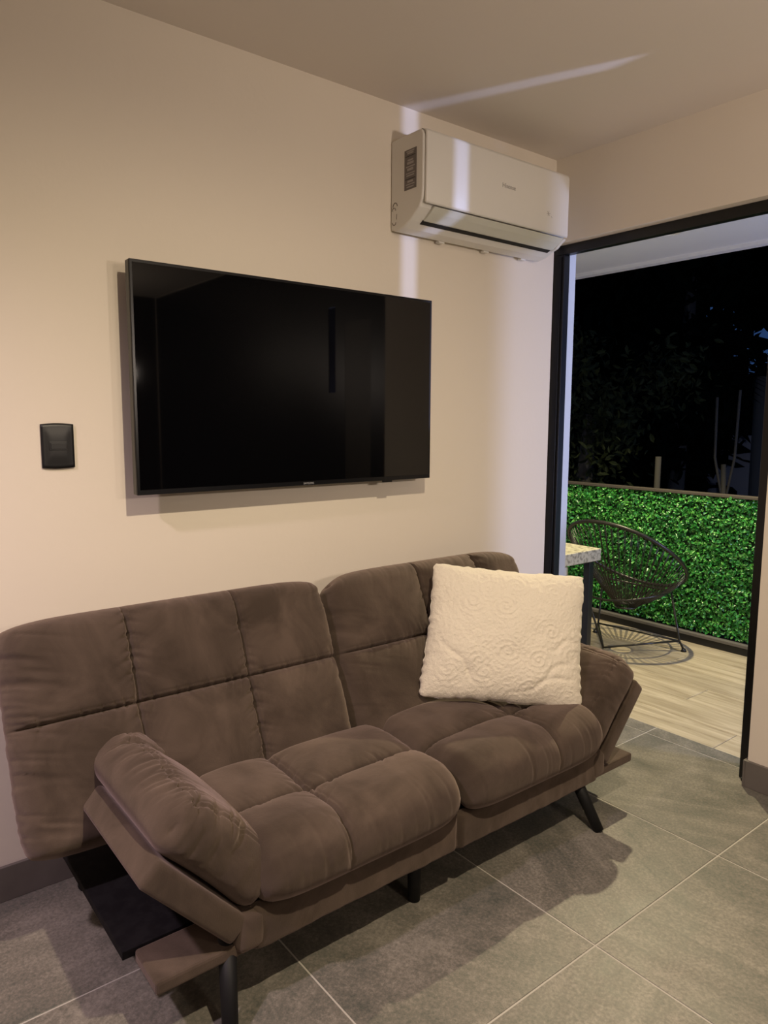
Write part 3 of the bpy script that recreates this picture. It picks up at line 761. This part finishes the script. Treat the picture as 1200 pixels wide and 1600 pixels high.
# embossed scrolls
X_, Y_ = U*.53, Vv*.43
r = np.random.default_rng(5); cs = []
for a in range(5):
    for b in range(4): cs.append(((a+.5+r.uniform(-.45, .45))*.53/5, (b+.5+r.uniform(-.45, .45))*.43/4, r.uniform(0, 6.28), r.choice([-1, 1])))
best = np.full(X_.shape, 9.); hgt = np.zeros_like(X_)
for cx, cy, ph, sg in cs:
    dx, dy = X_-cx, Y_-cy; rr_ = np.hypot(dx*1.0, dy*1.25); th = np.arctan2(dy, dx)
    hh = np.cos(2*PI*rr_/.021+sg*th+ph); m = rr_ < best
    hgt = np.where(m, hh, hgt); best = np.where(m, rr_, best)
hgt = np.clip(hgt, -.2, 1)*.0019*sst(.095, .01, best)
crease = np.zeros_like(X_)
for (ax, ay, bx, by, dep) in ((.03, .20, .20, .03, .008), (.36, .06, .50, .16, .008), (.30, .03, .52, .11, .007), (.40, .17, .53, .22, .008), (.0, .30, .12, .40, .005), (.10, .02, .05, .12, .005)):
    px_, py_ = bx-ax, by-ay; L2_ = px_*px_+py_*py_
    q = np.clip(((X_-ax)*px_+(Y_-ay)*py_)/L2_, 0, 1); dd = np.hypot(X_-ax-q*px_, Y_-ay-q*py_+.01*np.sin(q*9))
    crease += dep*np.exp(-(dd/.008)**2)*np.sin(q*PI)**.5
fz = noise2(X_*170, Y_*170, 80)*.0013+noise2(X_*60, Y_*60, 81)*.0010+noise2(X_*14, Y_*14, 82)*.005
front = Ep*(.072+hgt-crease+fz)+.5*fz*(1-Ep)
back = -Ep*.055
A = (B4+nn*front[..., None]).reshape(-1, 3); Bk = (B4+nn*back[..., None]).reshape(-1, 3)
idx = np.arange((n+1)**2).reshape(n+1, n+1)
f = np.stack([idx[:-1, :-1], idx[1:, :-1], idx[1:, 1:], idx[:-1, 1:]], -1).reshape(-1, 4)
ring = list(idx[:, 0])+list(idx[-1, 1:])+list(idx[-2::-1, -1])+list(idx[0, -2:0:-1]); N0 = len(A)
side = [[ring[(i+1) % len(ring)], ring[i], ring[i]+N0, ring[(i+1) % len(ring)]+N0] for i in range(len(ring))]
o = obj('pillow_cover', np.concatenate([A, Bk]), f.tolist()+(f[:, ::-1]+N0).tolist()+side, M_FLEECE, pill, True)
tp = BLc*.26+BRc*.74
a = np.array(tp)+nn*.004+np.array([0, 0, -.004]); w = (BRc-BLc)/np.linalg.norm(BRc-BLc)*.018
dn = np.array([-.004, -.012, -.008])
obj('care_tag', [a-w, a+w, a+w+dn, a-w+dn, a-w+nn*.001, a+w+nn*.001, a+w+dn+nn*.001, a-w+dn+nn*.001], [(0, 1, 2, 3), (7, 6, 5, 4), (0, 4, 5, 1), (1, 5, 6, 2), (2, 6, 7, 3), (3, 7, 4, 0)], mat('tag_white', (.9, .88, .82), .7), pill)

# ------------------------------------------------------------------ lamps as objects (outside the frame)
for (x, y, z, what) in ((.72, -1.72, H, 'round recessed ceiling downlight in front of the television'), (-.75, -.95, H, 'round recessed ceiling downlight at the left of the room'), (3.45, .06, 2.215, 'round recessed downlight in the terrace ceiling')):
    e = empty('recessed_downlight', (x, y, z), what, 'ceiling light', 'recessed downlights')
    c = [(x+.055*math.cos(q), y+.055*math.sin(q), z-.006) for q in np.linspace(0, 2*PI, 32, endpoint=False)]
    tube('trim_ring', c, .006, M_ACW, e, 8, True)
